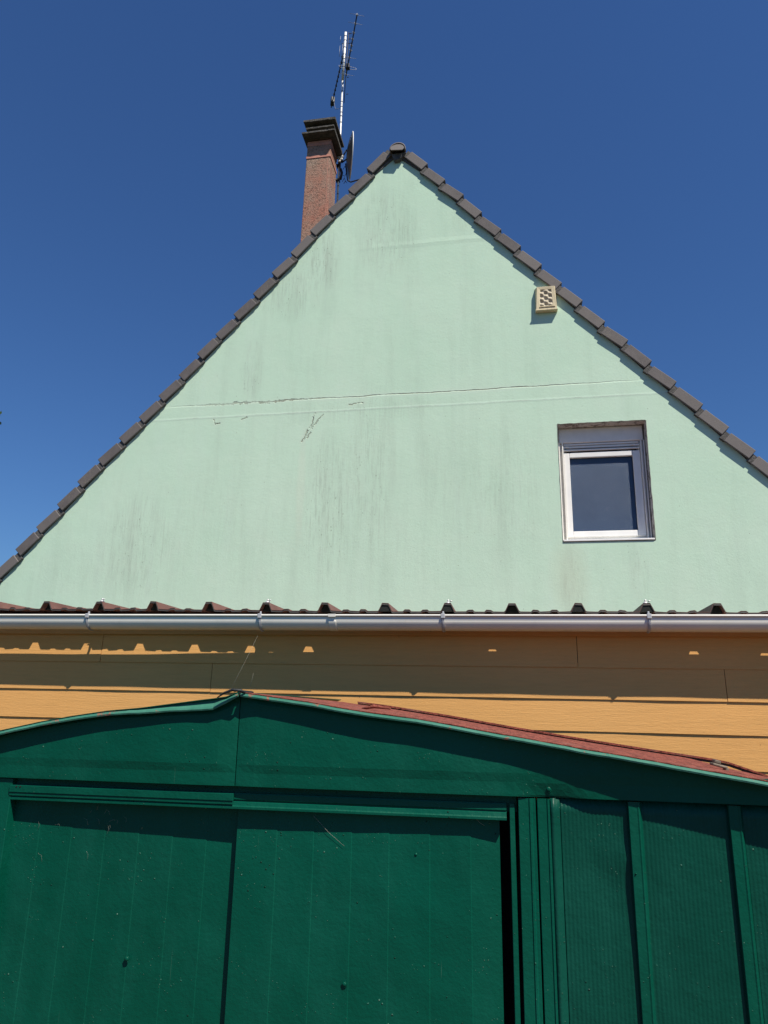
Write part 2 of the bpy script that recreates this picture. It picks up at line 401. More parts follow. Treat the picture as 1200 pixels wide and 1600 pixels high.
# ---------------------------------------------------------------- house
house = thing('house', 'mint green rendered house gable with brown tiled verge and one small white window', 'house')
LT = [(572.5,263),(543.3,296.3),(512.5,328),(483.7,360),(453.5,394.5),(424,426),(394.7,458.7),(364.3,491),(336,522),(307.3,552.7),(278.3,585.7),(247,618.3),(216.3,651.7),(185.3,684.3),(152.3,718),(120.3,752.3),(88.7,788),(55.7,823.3),(23.7,858.3)]
RTT = [(668.5,255.2),(696,280),(724.8,303.5),(753.3,330.7),(783.7,357.9),(814.4,384),(847,412.8),(878.4,441.2),(910.9,469.1),(946,501.7),(982,530.8),(1019,563.4),(1057.8,596),(1099.3,631.2),(1139.8,667),(1181.6,704)]
YF = YG-.042
LW = [P(a, b, YF) for a, b in LT]; RW = [P(a, b, YF) for a, b in RTT]
for Wl in (LW, RW):                      # the rake runs on beyond the frame to the eaves
    d = (Wl[-1]-Wl[-5])/4
    while Wl[-1].z > 2.75: Wl.append(Wl[-1]+d)
APEX = P(620, 243, YG)
def inner(Wl, sgn, k):
    out = []
    for i, p in enumerate(Wl):
        a = Wl[max(i-1, 0)]; b_ = Wl[min(i+1, len(Wl)-1)]; d = (b_-a).normalized()
        n = V((-d.z, 0, d.x)); n = n if n.z > 0 else -n
        q = p-n*k; q.y = YG; out.append(q)
    return out
Li, Ri = inner(LW, -1, .085), inner(RW, 1, .085)
rake = Li[::-1]+[APEX+V((0, 0, .03))]+Ri            # left eave -> apex -> right eave, just under the tiles
# gable wall with the window opening: face strips left, right, above, below of the opening
wx0, wx1 = P(880, 848, YG).x, P(1024, 845, YG).x; wz0, wz1 = P(880, 847, YG).z, P(940, 660, YG).z
def rz(x): return interp([(p.x, p.z) for p in rake], x)
def rake_between(x0, x1): return [p for p in rake if x0+1e-4 < p.x < x1-1e-4]
gw = MB()
def ngon(xs0, xs1, zb):
    ring = [V((xs0, YG, zb)), V((xs1, YG, zb)), V((xs1, YG, rz(xs1)))]+[V((p.x, YG, p.z)) for p in rake_between(xs0, xs1)][::-1]+[V((xs0, YG, rz(xs0)))]
    gw.prism(ring, (0, .30, 0))
xl, xr = rake[0].x, rake[-1].x
bm = bmesh.new()
def face(pts): bm.faces.new([bm.verts.new(p) for p in pts])
def col_face(x0, x1, zb): face([V((x0, YG, zb)), V((x1, YG, zb)), V((x1, YG, rz(x1)))]+[V((p.x, YG, p.z)) for p in rake_between(x0, x1)][::-1]+[V((x0, YG, rz(x0)))])
xa = [xl]+[p.x for p in rake[1:-1]]+[xr]
col_face(xl, wx0, 0); col_face(wx0, wx1, wz1); face([V((wx0, YG, 0)), V((wx1, YG, 0)), V((wx1, YG, wz0)), V((wx0, YG, wz0))]); col_face(wx1, xr, 0)
bmesh.ops.remove_doubles(bm, verts=bm.verts, dist=1e-4)
me = bpy.data.meshes.new('wall'); bm.to_mesh(me); bm.free(); me.materials.append(M['wall'])
for p in me.polygons:
    if p.normal.y > 0: p.flip()
o = bpy.data.objects.new('wall', me); C.collection.objects.link(o); o.parent = house
YB = 16.0
b_ = MB()
b_.box((xl, YG+.003, 0), (xl+.3, YB, rake[0].z-.1)); b_.box((xr-.3, YG+.003, 0), (xr, YB, rake[-1].z-.1))
b_.prism([V((xl+.3, YB-.3, 0)), V((xr-.3, YB-.3, 0)), V((xr-.3, YB-.3, rake[-1].z)), V((APEX.x, YB-.3, APEX.z-.15)), V((xl+.3, YB-.3, rake[0].z))], (0, .3, 0))
sw = b_.build('wall', M['wall'], house); sw['label'] = 'plain rendered side and back walls'
# window reveal lining
RV = .18
b_ = MB()
t = .03
b_.box((wx0-t, YG+.004, wz0-t), (wx0, YG+RV+.1, wz1+t)); b_.box((wx1, YG+.004, wz0-t), (wx1+t, YG+RV+.1, wz1+t))
b_.box((wx0, YG+.004, wz1), (wx1, YG+RV+.1, wz1+t)); b_.box((wx0, YG+.004, wz0-t), (wx1, YG+RV+.1, wz0))
# thin proud lips of broken paint round the opening
win = bpy.data.objects.new('window', None)
rvl = b_.build('window_reveal', M['reveal'], house)
b_ = MB()
random.seed(3)
def lip(p0, p1, wdt, n=26):
    p0, p1 = V(p0), V(p1); d = (p1-p0).normalized(); nrm = V((-d.z, 0, d.x))
    top = [p0.lerp(p1, i/n)+nrm*(wdt*(.5+random.random())) for i in range(n+1)]
    bot = [p0.lerp(p1, i/n)-nrm*.001 for i in range(n+1)]
    for i in range(n):
        b_.prism([bot[i], bot[i+1], top[i+1], top[i]], (0, -.003, 0))
yq = YG-.0005
lip((wx1, yq, wz1), (wx0, yq, wz1), -.006); lip((wx1, yq, wz0), (wx1, yq, wz1), -.005); lip((wx0, yq, wz1), (wx0, yq, wz0), -.003); lip((wx0, yq, wz0), (wx1, yq, wz0), -.0025)
b_.build('sealant', M['sealant'], rvl)
# the window itself: one mesh part (frame) carrying its own sub-parts
yb = YG+RV
def frame_mb(x0, z0, x1, z1, wl, wr, wb, wt, y0, y1):
    m = MB(); m.box((x0, y0, z0), (x0+wl, y1, z1)); m.box((x1-wr, y0, z0), (x1, y1, z1))
    m.box((x0+wl, y0, z0), (x1-wr, y1, z0+wb)); m.box((x0+wl, y0, z1-wt), (x1-wr, y1, z1)); return m
box_h = .17; mid_h = .095
fz1 = wz1-box_h
fx0, fx1 = wx0+.012, wx1-.012
fm = frame_mb(fx0, wz0+.03, fx1, fz1, .062, .055, .06, .05, yb-.03, yb+.06)
window = fm.build('window', M['pvc'], house, bevel=.005)
sm_ = frame_mb(fx0+.045, wz0+.075, fx1-.04, fz1-mid_h-.005, .058, .075, .062, .055, yb-.052, yb+.02)
sm_.build('sash', M['pvc'], window, bevel=.006)
b_ = MB().box((fx0+.09, yb-.018, wz0+.12), (fx1-.1, yb-.006, fz1-mid_h-.04)); b_.build('pane', M['glass'], window)
b_ = frame_mb(fx0+.098, wz0+.132, fx1-.110, fz1-mid_h-.055, .007, .007, .007, .007, yb-.026, yb-.0185); b_.build('glazing_bead', M['dark'], window)
b_ = MB().box((fx0, yb-.065, fz1+.003), (fx1, yb+.05, wz1-.003)); b_.build('shutter_box', M['pvc_old'], window, bevel=.01)
b_ = MB()
b_.box((fx0+.05, yb-.056, fz1-.022), (fx1-.05, yb-.03, fz1-.004)); b_.box((fx0+.03, yb-.052, fz1-.05), (fx1-.04, yb-.0305, fz1-.029)); b_.box((fx0+.03, yb-.060, fz1-.082), (fx1-.04, yb-.0305, fz1-.066))
b_.box((fx0+.07, yb-.064, fz1-.045), (fx0+.1, yb-.0525, fz1-.030)); b_.box((fx1-.12, yb-.064, fz1-.045), (fx1-.09, yb-.0525, fz1-.030))
b_.build('shutter_end_bar', M['pvc_old'], window, bevel=.003)
for x0, x1 in ((fx0-.006, fx0+.042), (fx1-.036, fx1+.004)):
    b_ = MB(); b_.box((x0, yb-.085, wz0+.04), (x0+.012, yb-.0305, fz1)); b_.box((x1-.012, yb-.085, wz0+.04), (x1, yb-.0305, fz1)); b_.box((x0+.012, yb-.04, wz0+.04), (x1-.012, yb-.0305, fz1))
    b_.build('shutter_guide', M['pvc_old'], window, bevel=.002)
b_ = MB().prism([V((wx0+.004, YG-.012, wz0+.004)), V((wx0+.004, YG-.012, wz0+.02)), V((wx0+.004, yb-.032, wz0+.05)), V((wx0+.004, yb-.032, wz0+.004))], (wx1-wx0-.008, 0, 0))
b_.build('sill', M['pvc'], window, bevel=.003)

# roof
roof_m = MB()
def slope(Wl):
    ring = []
    for i in range(len(Wl)): ring.append(Wl[i])
    return ring
ridge = V((APEX.x, 0, APEX.z+.10))
def plane_strip(Wl):
    pts = [ridge]+[V((p.x, 0, p.z-.045)) for p in Wl]
    d = (Wl[-1]-Wl[-2]).normalized(); pts.append(pts[-1]+V((d.x, 0, d.z))*.3)
    for a, b2 in zip(pts[:-1], pts[1:]):
        n = V((-(b2-a).z, 0, (b2-a).x)).normalized(); n = n if n.z > 0 else -n
        roof_m.prism([V((a.x, YG+.04, a.z)), V((b2.x, YG+.04, b2.z)), V((b2.x, YG+.04, b2.z-.05)), V((a.x, YG+.04, a.z-.05))], (0, YB+.2-YG, 0))
plane_strip(LW); plane_strip(RW)
roof = roof_m.build('roof', M['rooftile'], house)
# verge tiles: each laid along the rake, lower end lapped over the next tile down
def tile_mesh(L, sgn, mortar=False):
    """local: x down-rake (metres), z outward normal, y into the roof; origin at outer lower corner of the front face"""
    m = MB(); H = .108
    if not mortar:
        m.box((-L*.845, 0, -H), (0, .022, 0)); m.box((-L*.845, .022, -.022), (0, .20, 0))
    else:
        m.box((-L*1.0, .012, -H+.003), (-L*.835, .05, -.012)); m.box((-L*1.0, .0505, -.05), (-L*.835, .2, -.018))
    return m
k = 0
def lay(Wl, side):
    global k
    protos = None
    for i, p in enumerate(Wl):
        up = Wl[i-1] if i else p+(Wl[0]-Wl[1])
        d = p-up; L = d.length; d.normalize()
        n = V((-d.z, 0, d.x)); n = n if n.z > 0 else -n
        tilt = R(5.5)+R(random.uniform(-1.5, 1.5))
        dd = (d*math.cos(tilt)+n*math.sin(tilt)).normalized()
        nn = V((-dd.z, 0, dd.x)); nn = nn if nn.z > 0 else -nn
        yy = V((0, 1, 0)); jit = random.uniform(-.004, .004)
        mt = Matrix(((dd.x, 0, nn.x, p.x), (0, 1, 0, p.y+jit), (dd.z, 0, nn.z, p.z), (0, 0, 0, 1)))
        m = tile_mesh(L, side); m.v = [tuple(mt @ V(v)) for v in m.v]
        o = m.build('verge_tile', M['tile'], roof, bevel=.006)
        m = tile_mesh(L, side, True); m.v = [tuple(mt @ V(v)) for v in m.v]
        m.build('verge_mortar', M['mortar'], roof, bevel=.003)
lay(LW, -1); lay(RW, 1)
# fillet between tile and wall, carried lower as a dark strip for tile shadow
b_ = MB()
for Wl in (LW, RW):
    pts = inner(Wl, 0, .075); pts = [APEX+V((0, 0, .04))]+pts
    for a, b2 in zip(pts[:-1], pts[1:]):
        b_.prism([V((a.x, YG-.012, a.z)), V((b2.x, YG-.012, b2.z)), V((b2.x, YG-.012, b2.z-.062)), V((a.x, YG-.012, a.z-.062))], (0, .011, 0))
bt = b_.build('verge_shade_fillet', M['mortar'], roof)
# ridge tiles and the round end disc
rc = P(621, 232, YG-.09); rr = .088
b_ = MB()
ring = lambda y, r_: [V((rc.x+r_*math.cos(a), y, rc.z+r_*math.sin(a)*.9)) for a in [R(-15)+R(210)*i/20 for i in range(21)]]
for j in range(26):
    y0 = YG-.09+j*.34
    b_.sweep(lambda q: ring(q[0], q[1]), [(y0, rr+.010), (y0+.05, rr+.010), (y0+.055, rr), (y0+.36, rr-.004)], True)
b_.build('ridge_tile', M['tile'], roof, solid=.014, off=-1)
b_ = MB(); mt = Matrix.Translation(rc+V((-.004, -.012, .0))) @ Matrix.Rotation(R(-14), 4, 'X') @ Matrix.Rotation(R(7), 4, 'Y')
disc = [mt @ V((math.cos(a)*.082, 0, math.sin(a)*.070 if math.sin(a) > -.55 else -.0385)) for a in [2*math.pi*i/32 for i in range(32)]]
b_.prism(disc, (0, .014, 0)); b_.build('ridge_end_disc', M['tile'], roof, bevel=.004)
b_ = MB().prism([V((rc.x-.085, YG-.055, rc.z-.03)), V((rc.x+.10, YG-.055, rc.z-.03)), V((rc.x+.02, YG-.055, rc.z-.125)), V((rc.x-.04, YG-.055, rc.z-.135))], (0, .09, 0))
b_.build('ridge_shadow_wedge', M['mortar'], roof, bevel=.01)  # dark wedge filling in the shadow hole under the ridge end
# chimney
cx0, cx1, cy0, cy1 = -2.56, -2.235, 7.88, 8.22
b_ = MB().box((cx0, cy0, 5.2+.0), (cx1, cy1, 6.98+1.7-.0-1.25))
CZ = EYE
def cz(z): return z+CZ
b_ = MB(); tp = .055
b_.add([(cx0-tp, cy0, cz(4.4)), (cx1, cy0, cz(4.4)), (cx1, cy1, cz(4.4)), (cx0-tp, cy1, cz(4.4)), (cx0, cy0, cz(7.44)), (cx1, cy0, cz(7.44)), (cx1, cy1, cz(7.44)), (cx0, cy1, cz(7.44))],
       [(0, 3, 2, 1), (4, 5, 6, 7), (0, 1, 5, 4), (1, 2, 6, 5), (2, 3, 7, 6), (3, 0, 4, 7)])
ch = b_.build('chimney', M['rough'], house, bevel=.012)
b_ = MB().box((cx0-.008, cy0-.008, cz(7.155)), (cx1+.008, cy1+.008, cz(7.195))); b_.box((cx1-.032, cy0-.002, cz(4.4)), (cx1-.026, cy0+.02, cz(7.154)))
b_.box((cx0+.0, cy0-.004, cz(7.36)), (cx1+.004, cy1+.004, cz(7.43)))
b_.build('brick_band', M['band'], ch, bevel=.003)
random.seed(11)
def slab(x0, y0, x1, y1, z0, z1, rough=.006):
    m = MB(); nx = 12
    xs = [x0+(x1-x0)*i/nx for i in range(nx+1)]
    fr = [random.uniform(-rough, rough) for _ in xs]
    for i in range(nx):
        m.add([(xs[i], y0+fr[i], z0), (xs[i+1], y0+fr[i+1], z0), (xs[i+1], y1, z0), (xs[i], y1, z0), (xs[i], y0+fr[i]*.5, z1+fr[i]*.5), (xs[i+1], y0+fr[i+1]*.5, z1+fr[i+1]*.5), (xs[i+1], y1, z1), (xs[i], y1, z1)],
              [(0, 3, 2, 1), (4, 5, 6, 7), (0, 1, 5, 4), (2, 3, 7, 6)]+([(3, 0, 4, 7)] if i == 0 else [])+([(1, 2, 6, 5)] if i == nx-1 else []))
    return m
b_ = MB().box((cx0-.0, cy0-.02, cz(7.441)), (cx1+.02, cy1+.02, cz(7.70))); b_.build('cap_core', M['grout'], ch)
for (l, f, r_, bk, z0, z1) in ((.045, .135, .085, .06, 7.455, 7.477), (.0, .105, .065, .05, 7.55, 7.572), (.03, .13, .085, .06, 7.645, 7.675)):
    slab(cx0-l, cy0-f, cx1+r_, cy1+bk, cz(z0), cz(z1)).build('cap_slab', M['capstone'], ch)

# wall vent
q0, q1 = P(837, 489, YG), P(868, 452, YG)
vx0, vx1, vz0, vz1 = q0.x, q1.x+.005, q0.z, q1.z+.02
b_ = MB(); d0, ins = .055, .030
fr_o = [(vx0, YG-.003, vz0), (vx1, YG-.003, vz0), (vx1, YG-.003, vz1), (vx0, YG-.003, vz1)]
fr_f = [(vx0+.004, YG-d0, vz0+.004), (vx1-.004, YG-d0, vz0+.004), (vx1-.02, YG-d0-.004, vz1-.012), (vx0+.02, YG-d0-.004, vz1-.012)]
fr_i = [(vx0+.045, YG-d0, vz0+.042), (vx1-.045, YG-d0, vz0+.042), (vx1-.055, YG-d0, vz1-.045), (vx0+.055, YG-d0, vz1-.045)]
fr_b = [(a, YG-d0+.02, c_) for a, _, c_ in fr_i]
vs = fr_o+fr_f+fr_i+fr_b
b_.add(vs, [(i, (i+1) % 4, (i+1) % 4+4, i+4) for i in range(4)]+[(i+4, (i+1) % 4+4, (i+1) % 4+8, i+8) for i in range(4)]+[(i+8, (i+1) % 4+8, (i+1) % 4+12, i+12) for i in range(4)]+[(12, 13, 14, 15)])
b_.box((vx0-.004, YG-d0-.008, vz0-.008), (vx1+.004, YG-.004, vz0+.003)); b_.box((vx0+.04, YG-d0-.008, vz0+.03), (vx1-.02, YG-d0-.0005, vz0+.04))
vent = b_.build('wall_vent', M['cream'], house, bevel=.003); vent['label'] = 'cream plastic tapered vent cover under the right verge'
b_ = MB(); gx0, gx1, gz0, gz1 = vx0+.046, vx1-.046, vz0+.043, vz1-.046
nx, nz = 26, 44
def hgt(u, v):
    return .5+.5*math.sin(math.pi*(u*3+v*.0))*math.sin(math.pi*(v*6))
vs = [(gx0+(gx1-gx0)*i/nx, YG-d0+.014-.022*hgt(i/nx, j/nz), gz0+(gz1-gz0)*j/nz) for j in range(nz+1) for i in range(nx+1)]
b_.add(vs, [(j*(nx+1)+i, j*(nx+1)+i+1, (j+1)*(nx+1)+i+1, (j+1)*(nx+1)+i) for j in range(nz) for i in range(nx)], True)
b_.build('grille', M['creamin'], vent)

# ---------------------------------------------------------------- aerials and dish
YM = 8.27
mt_top, mt_mid, mt_bot = P(540.2, 51, YM), P(535.6, 121, YM), P(527.5, 312, YM)
low = mt_bot+(mt_bot-mt_mid).normalized()*.35
mast = thing('antenna_mast', 'thin galvanised steel mast strapped to the right side of the chimney', 'mast')
MB().tube([low, mt_mid], .0135, 12).build('lower_pole', M['galv'], mast)
MB().tube([mt_mid-(mt_top-mt_mid).normalized()*.06, mt_top], .019, 12).build('upper_pole', M['galv'], mast)
for i, yp in enumerate([57, 64, 75, 86, 93, 99, 105, 112]):
    c = mt_top.lerp(mt_mid, (yp-51)/70); dr = (mt_top-mt_mid).normalized()
    MB().tube([c-dr*.006, c+dr*.006], .0205, 12).build('collar', M['blackmetal'], mast)
for i, yp in enumerate([131, 144, 161, 169, 178, 184, 194, 292, 304]):
    c = mt_mid.lerp(mt_bot, (yp-121)/191); dr = (mt_top-mt_mid).normalized()
    MB().tube([c-dr*.005, c+dr*.005], .0150, 12).build('collar', M['blackmetal'], mast)
for yp in (262, 284):
    c = mt_mid.lerp(mt_bot, (yp-121)/191); b_ = MB().tube([c+V((0, -.03, 0)), c+V((.0, -.03, 0))+V((-.10, -.01, 0))], .008, 6); b_.box((c.x-.03, c.y-.03, c.z-.02), (c.x+.02, c.y+.02, c.z+.02)); b_.build('wall_bracket', M['blackmetal'], mast)
def boom_pt(px, py, z): # point on a sight line at height z
    d = FW+RT*((px-600)/F_PX)-UP*((py-800)/F_PX); t = (z-EYE)/d.z; return V((d.x*t, d.y*t, z))
def yagi(name, label, a, b2, elems, el, vertical=False, dip=None):
    t = thing(name, label, 'antenna', 'roof antennas on the mast')
    d = (b2-a).normalized(); side = V((-d.y, d.x, 0)).normalized() if not vertical else V((0, 0, 1))
    MB().tube([a, b2], .0085, 6).build('boom', M['blackmetal'], t)
    e0 = None
    for f, k in elems:
        c = a.lerp(b2, f); m = MB().tube([c-side*el*k, c+side*el*k], .0022 if not vertical else .003, 5)
        m.box((c.x-.012, c.y-.012, c.z-.012), (c.x+.012, c.y+.012, c.z+.012))
        m.build('element', M['alu'] if not vertical else M['blackmetal'], t)
    return t, d, side
zb = P(540, 118, YM).z+.0
a = boom_pt(540.5, 119, zb); b2 = boom_pt(558, 22, zb)
y1, d, side = yagi('directional_antenna', 'long black boom antenna rising to the upper right of the mast top', a, b2,
                   [(.99, .10), (.86, .10), (.03, .115), (.32, .10), (.72, .022), (.62, .022), (.52, .022), (.44, .03)], 1.0)
c = a.lerp(b2, .17); pts = []
for i in range(25):
    an = 2*math.pi*i/24; sx = math.cos(an); pts.append(c+side*(.125*max(-1, min(1, sx*1.15)))+V((0, 0, -.02+.022*math.sin(an))))
MB().tube(pts, .0028, 6, cap=False).build('folded_dipole', M['alu'], y1)
MB().box((c.x-.03, c.y-.03, c.z-.045), (c.x+.03, c.y+.03, c.z+.03)).build('dipole_box', M['blackmetal'], y1, bevel=.006)
zb2 = P(537, 81, YM).z
a = boom_pt(517.5, 168, zb2); b2 = boom_pt(537.5, 80, zb2)
y2, d, side = yagi('directional_antenna', 'short black antenna with dark box at its lower left end above the chimney', a, b2,
                   [(.25+.08*i, .035) for i in range(9)], 1.0, True)
c = a.lerp(b2, .12)
mt = Matrix.Translation(c) @ d.to_track_quat('Y', 'Z').to_matrix().to_4x4()
MB().box((-.03, -.05, -.055), (.03, .05, .05), mt).build('amplifier_box', M['blackmetal'], y2, bevel=.01)
mm = mt_mid.lerp(mt_bot, (169-121)/191)
for s_ in (0, .02):
    pts = [c+V((.03, -.02, -.04-s_)), c.lerp(mm, .35)+V((0, 0, -.10-s_)), c.lerp(mm, .75)+V((0, 0, -.06)), mm]
    MB().tube(pts, .003, 5).build('cable', M['alu'], y2)
# small vertical comb near mast top
t3 = thing('comb_antenna', 'small comb of short rods clamped to the top of the mast', 'antenna', 'roof antennas on the mast')
tp = mt_top+V((.045, 0, -.03))
MB().tube([tp+V((0, 0, .03)), tp+V((-.03, 0, -1.25))], .006, 6).build('rod_holder', M['blackmetal'], t3)
for dz, ln in ((-.0, .05), (-.10, .045), (-.18, .07), (-.5, .03), (-.56, .03), (-.66, .02), (-.80, .03), (-1.1, .03)):
    MB().tube([tp+V((0, 0, dz)), tp+V((ln, -.01, dz-.01))], .005, 5).build('element', M['blackmetal'], t3)
for dx, z0, z1 in ((-.12, -.02, -.13), (-.125, -.20, -.40), (-.085, -.16, -.4)):
    MB().tube([tp+V((dx, 0, z0)), tp+V((dx-.004, 0, z1))], .003, 5).build('element', M['alu'], t3)
MB().tube([tp+V((-.10, 0, -.40)), tp+V((-.02, 0, -.44))], .005, 5).build('element', M['blackmetal'], t3)
MB().tube([tp+V((-.10, 0, -.17)), tp+V((-.02, 0, -.17))], .005, 5).build('element', M['blackmetal'], t3)

# satellite dish, seen nearly edge-on
YD = 8.25
pt, pb = P(551.5, 205, YD), P(545.5, 284, YD-.02)
dc = (pt+pb)/2; vv = (dc-V((0, 0, EYE))).normalized(); ax = (pt-pb).normalized()
nn = ax.cross(vv).normalized()
if nn.x < 0: nn = -nn
nn = (nn+vv*.06).normalized()     # turned a few degrees so its back shows
ax = (ax-nn*ax.dot(nn)).normalized(); bx = nn.cross(ax)
rad = (pt-pb).length/2*ax.cross(vv).length
dish = thing('satellite_dish', 'grey satellite dish seen edge on beside the brick chimney', 'dish')
b_ = MB(); K, Q = 10, 40
b_.v.append(tuple(dc-nn*.062)); b_.sm = []
for i in range(1, K+1):
    for j in range(Q):
        u = i/K; an = 2*math.pi*j/Q; b_.v.append(tuple(dc+(ax*math.cos(an)+bx*math.sin(an)*.92)*rad*u-nn*.062*(1-u*u)))
for j in range(Q): b_.f.append((0, 1+j, 1+(j+1) % Q))
for i in range(K-1):
    for j in range(Q): b_.f.append((1+i*Q+j, 1+(i+1)*Q+j, 1+(i+1)*Q+(j+1) % Q, 1+i*Q+(j+1) % Q))
b_.sm = [True]*len(b_.f); b_.build('reflector', M['dish'], dish, solid=.006)
b_ = MB().tube([dc+(ax*math.cos(2*math.pi*j/40)+bx*math.sin(2*math.pi*j/40)*.92)*rad for j in range(41)], .007, 6, cap=False); b_.build('rim', M['pvc_old'], dish)
mb = P(531.5, 252, YD)
b_ = MB(); bk = dc-nn*.062
b_.tube([bk+ax*.10, mb+V((.02, 0, .05))], .010, 6); b_.tube([bk-ax*.06, mb+V((.02, 0, -.03))], .010, 6); b_.tube([mb+V((.0, 0, .12)), mb+V((0, 0, -.12))], .012, 8)
b_.tube([mb+V((-.03, 0, -.02)), mb+V((.05, -.02, -.02))], .012, 6)
b_.build('mount', M['blackmetal'], dish)
b_ = MB()
for dx, dz in ((-.01, .03), (.03, .0), (.0, -.03), (.035, .045)): b_.box((mb.x+dx-.016, mb.y-.05, mb.z+dz-.014), (mb.x+dx+.016, mb.y-.02, mb.z+dz+.014))
b_.tube([mb+V((.02, -.04, .13)), mb+V((.02, -.04, .02))], .005, 6)
b_.build('clamp', M['galv'], dish, bevel=.003)
e = P(548, 284.5, YD-.05); e2 = P(560, 281, YD-.1)
MB().tube([mb+V((.08, 0, -.05)), mb+V((.10, 0, -.22)), pb+V((-.02, 0, .02)), e, e2, e2+(e2-e)*2.2], .009, 7).build('feed_arm', M['blackmetal'], dish)
le = e2+(e2-e)*2.2
MB().tube([le, le-nn*.03+V((0, 0, .0)), le-nn*.09], [.02, .03, .022], 12).build('receiver_head', M['pvc_old'], dish)
b_ = MB()
for px, py, q in ((536, 265, 3), (536, 274, -3), (535, 284, 4), (537, 287, 2)):
    c = P(px, py, YD); b_.tube([c, c+V((.03, -.02, .012*q)), c+V((.05, -.02, -.006*q))], .004, 5)
b_.tube([P(532, 264, YD), P(534, 270, YD), P(532, 280, YD)], .02, 6); b_.build('cable_loop', M['blackmetal'], dish)

# ---------------------------------------------------------------- lean-to with siding, profiled roof and gutter
YS = 3.9
lean = thing('lean_to', 'low extension clad in ochre boards with a profiled sheet roof', 'extension')
tilt = -.0045
X0, X1 = -4.6, 2.6
def bz(rel, x): return EYE+rel+tilt*x
rows = [(.385, .236, [-2.335, .32]), (.236, .080, [-1.655, 1.02]), (.080, -.075, [-3.9, 2.3]), (-.075, -.238, [-.08, 1.9])]
zz = -.238
while zz > -EYE+.02: rows.append((zz, max(zz-.158, -EYE+.005), [random.uniform(-3, 0), random.uniform(.3, 2)])); zz -= .158
b_ = MB(); random.seed(5)
for ri, (zt, zb_, joints) in enumerate(rows):
    xs = [X0]+sorted(joints)+[X1]
    for a_, c_ in zip(xs[:-1], xs[1:]):
        a2, c2 = a_+(.0015 if a_ != X0 else 0), c_-(.0015 if c_ != X1 else 0)
        jb = random.uniform(-.0015, .0015); pr = random.uniform(0, .0025)
        n = max(2, int((c2-a2)/.25)); wob = [random.uniform(-.0012, .0012) for _ in range(n+1)]
        def ringf(i):
            x = a2+(c2-a2)*i/n; ov = .018
            yb0 = YS-.0062-pr*.7+wob[i]
            return [V((x, yb0, bz(zb_, x)-.006+jb)), V((x, YS-.001, bz(zt, x)-.006)), V((x, YS+.006, bz(zt, x)+ov)), V((x, YS+.004, bz(zb_, x)-.006+jb))]
        b_.sweep(ringf, range(n+1), False, True)
        b_.add(ringf(0), [(0, 1, 2, 3)]); b_.add(ringf(n), [(0, 1, 2, 3)])
b_.build('siding', M['siding'], lean)
MB().box((X0+.01, YS+.012, 0), (X1-.01, YS+.15, EYE+.47)).build('back_wall', M['dark'], lean)
MB().prism([V((X0, YS-.012, bz(.388, X0))), V((X0, YS-.012, bz(.47, X0))), V((X0, YS+.010, bz(.47, X0))), V((X0, YS+.010, bz(.388, X0)))], (X1-X0, 0, tilt*(X1-X0))).build('eaves_board', M['siding'], lean)
MB().box((X0, YS+.152, 0), (X0+.1, YG-.02, EYE+.48)).build('side_wall', M['siding'], lean)
MB().box((X1-.1, YS+.152, 0), (X1, YG-.02, EYE+.46)).build('side_wall', M['siding'], lean)
# roof sheet
ribs = [P(x_, 953, 3.8).x for x_ in (75, 155, 243, 330, 418, 507, 598, 694, 795, 901, 1010, 1124)]
rp = 1/3.0*1.0
r0 = sum(r_-rp*i*.995 for i, r_ in enumerate(ribs))/12; rp *= .995
YE = 3.795
def sheet_z(x): return EYE+.508+tilt*x*.9-.0075*(x+.8)+.002*math.sin(x*2.1)
prof = []
i0, i1 = -6, 17
for i in range(i0, i1):
    c = r0+rp*i
    for dx, h in ((-.042, 0), (-.036, .002), (-.017, .043), (.017, .043), (.036, .002), (.042, 0), (.095, 0), (.105, .008), (.130, .008), (.140, 0), (.190, 0), (.200, .008), (.225, .008), (.235, 0)):
        prof.append((c+dx, h))
prof = [p for p in prof if X0-.1 < p[0] < X1+.1]
sl = .004
random.seed(8)
b_ = MB(); wv = [random.uniform(-.002, .002) for _ in prof]
b_.sweep(lambda y: [V((x, y, sheet_z(x)+h+(y-YE)*sl+(w_ if y < YE+.1 else 0))) for (x, h), w_ in zip(prof, wv)], [YE, YE+.3, YE+1.2, YE+2.4, YG-.005])
sheet = b_.build('roof_sheet', M['sheet'], lean, solid=.0022, off=-1)
b_ = MB().box((X0, YE+.13, EYE+.44), (X1, YE+.19, EYE+.478)); b_.build('purlin', M['dark'], sheet)
for i in range(-5, 16):           # dark plugs for the shade inside the ribs; flush ones added to block sun
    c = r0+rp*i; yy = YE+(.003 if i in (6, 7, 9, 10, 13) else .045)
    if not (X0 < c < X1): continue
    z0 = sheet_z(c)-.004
    MB().prism([V((c-.034, yy, z0+.004)), V((c+.034, yy, z0+.004)), V((c+.016, yy, z0+.0425)), V((c-.016, yy, z0+.0425))], (0, .03, 0)).build('rib_shade_plug', M['dark'], sheet)
b_ = MB()
lips = [p for p in prof]
b_.sweep(lambda q: [V((x, YE-.0012+q*.004, sheet_z(x)+h+w_-.011+.011*q)) for (x, h), w_ in zip(lips, wv)], [0, 1]); 
b_.build('shaded_drip_edge', M['sheetshade'], sheet)  # dark colour carries the shade under the sheet edge
for i in (1, 4, 7, 10, -2, 13):
    c = V((r0+rp*i, YE+.03, 0)); c.z = sheet_z(c.x)+.043
    m = MB().tube([c, c+V((0, 0, .006)), c+V((0, 0, .012))], [.014, .013, .006], 10); m.tube([c+V((0, 0, .012)), c+V((.001, 0, .022))], [.006, .005], 6)
    m.tube([c+V((.010, -.01, .010)), c+V((.022, -.012, .016))], .003, 5)
    m.build('roof_screw', M['galv'], sheet)
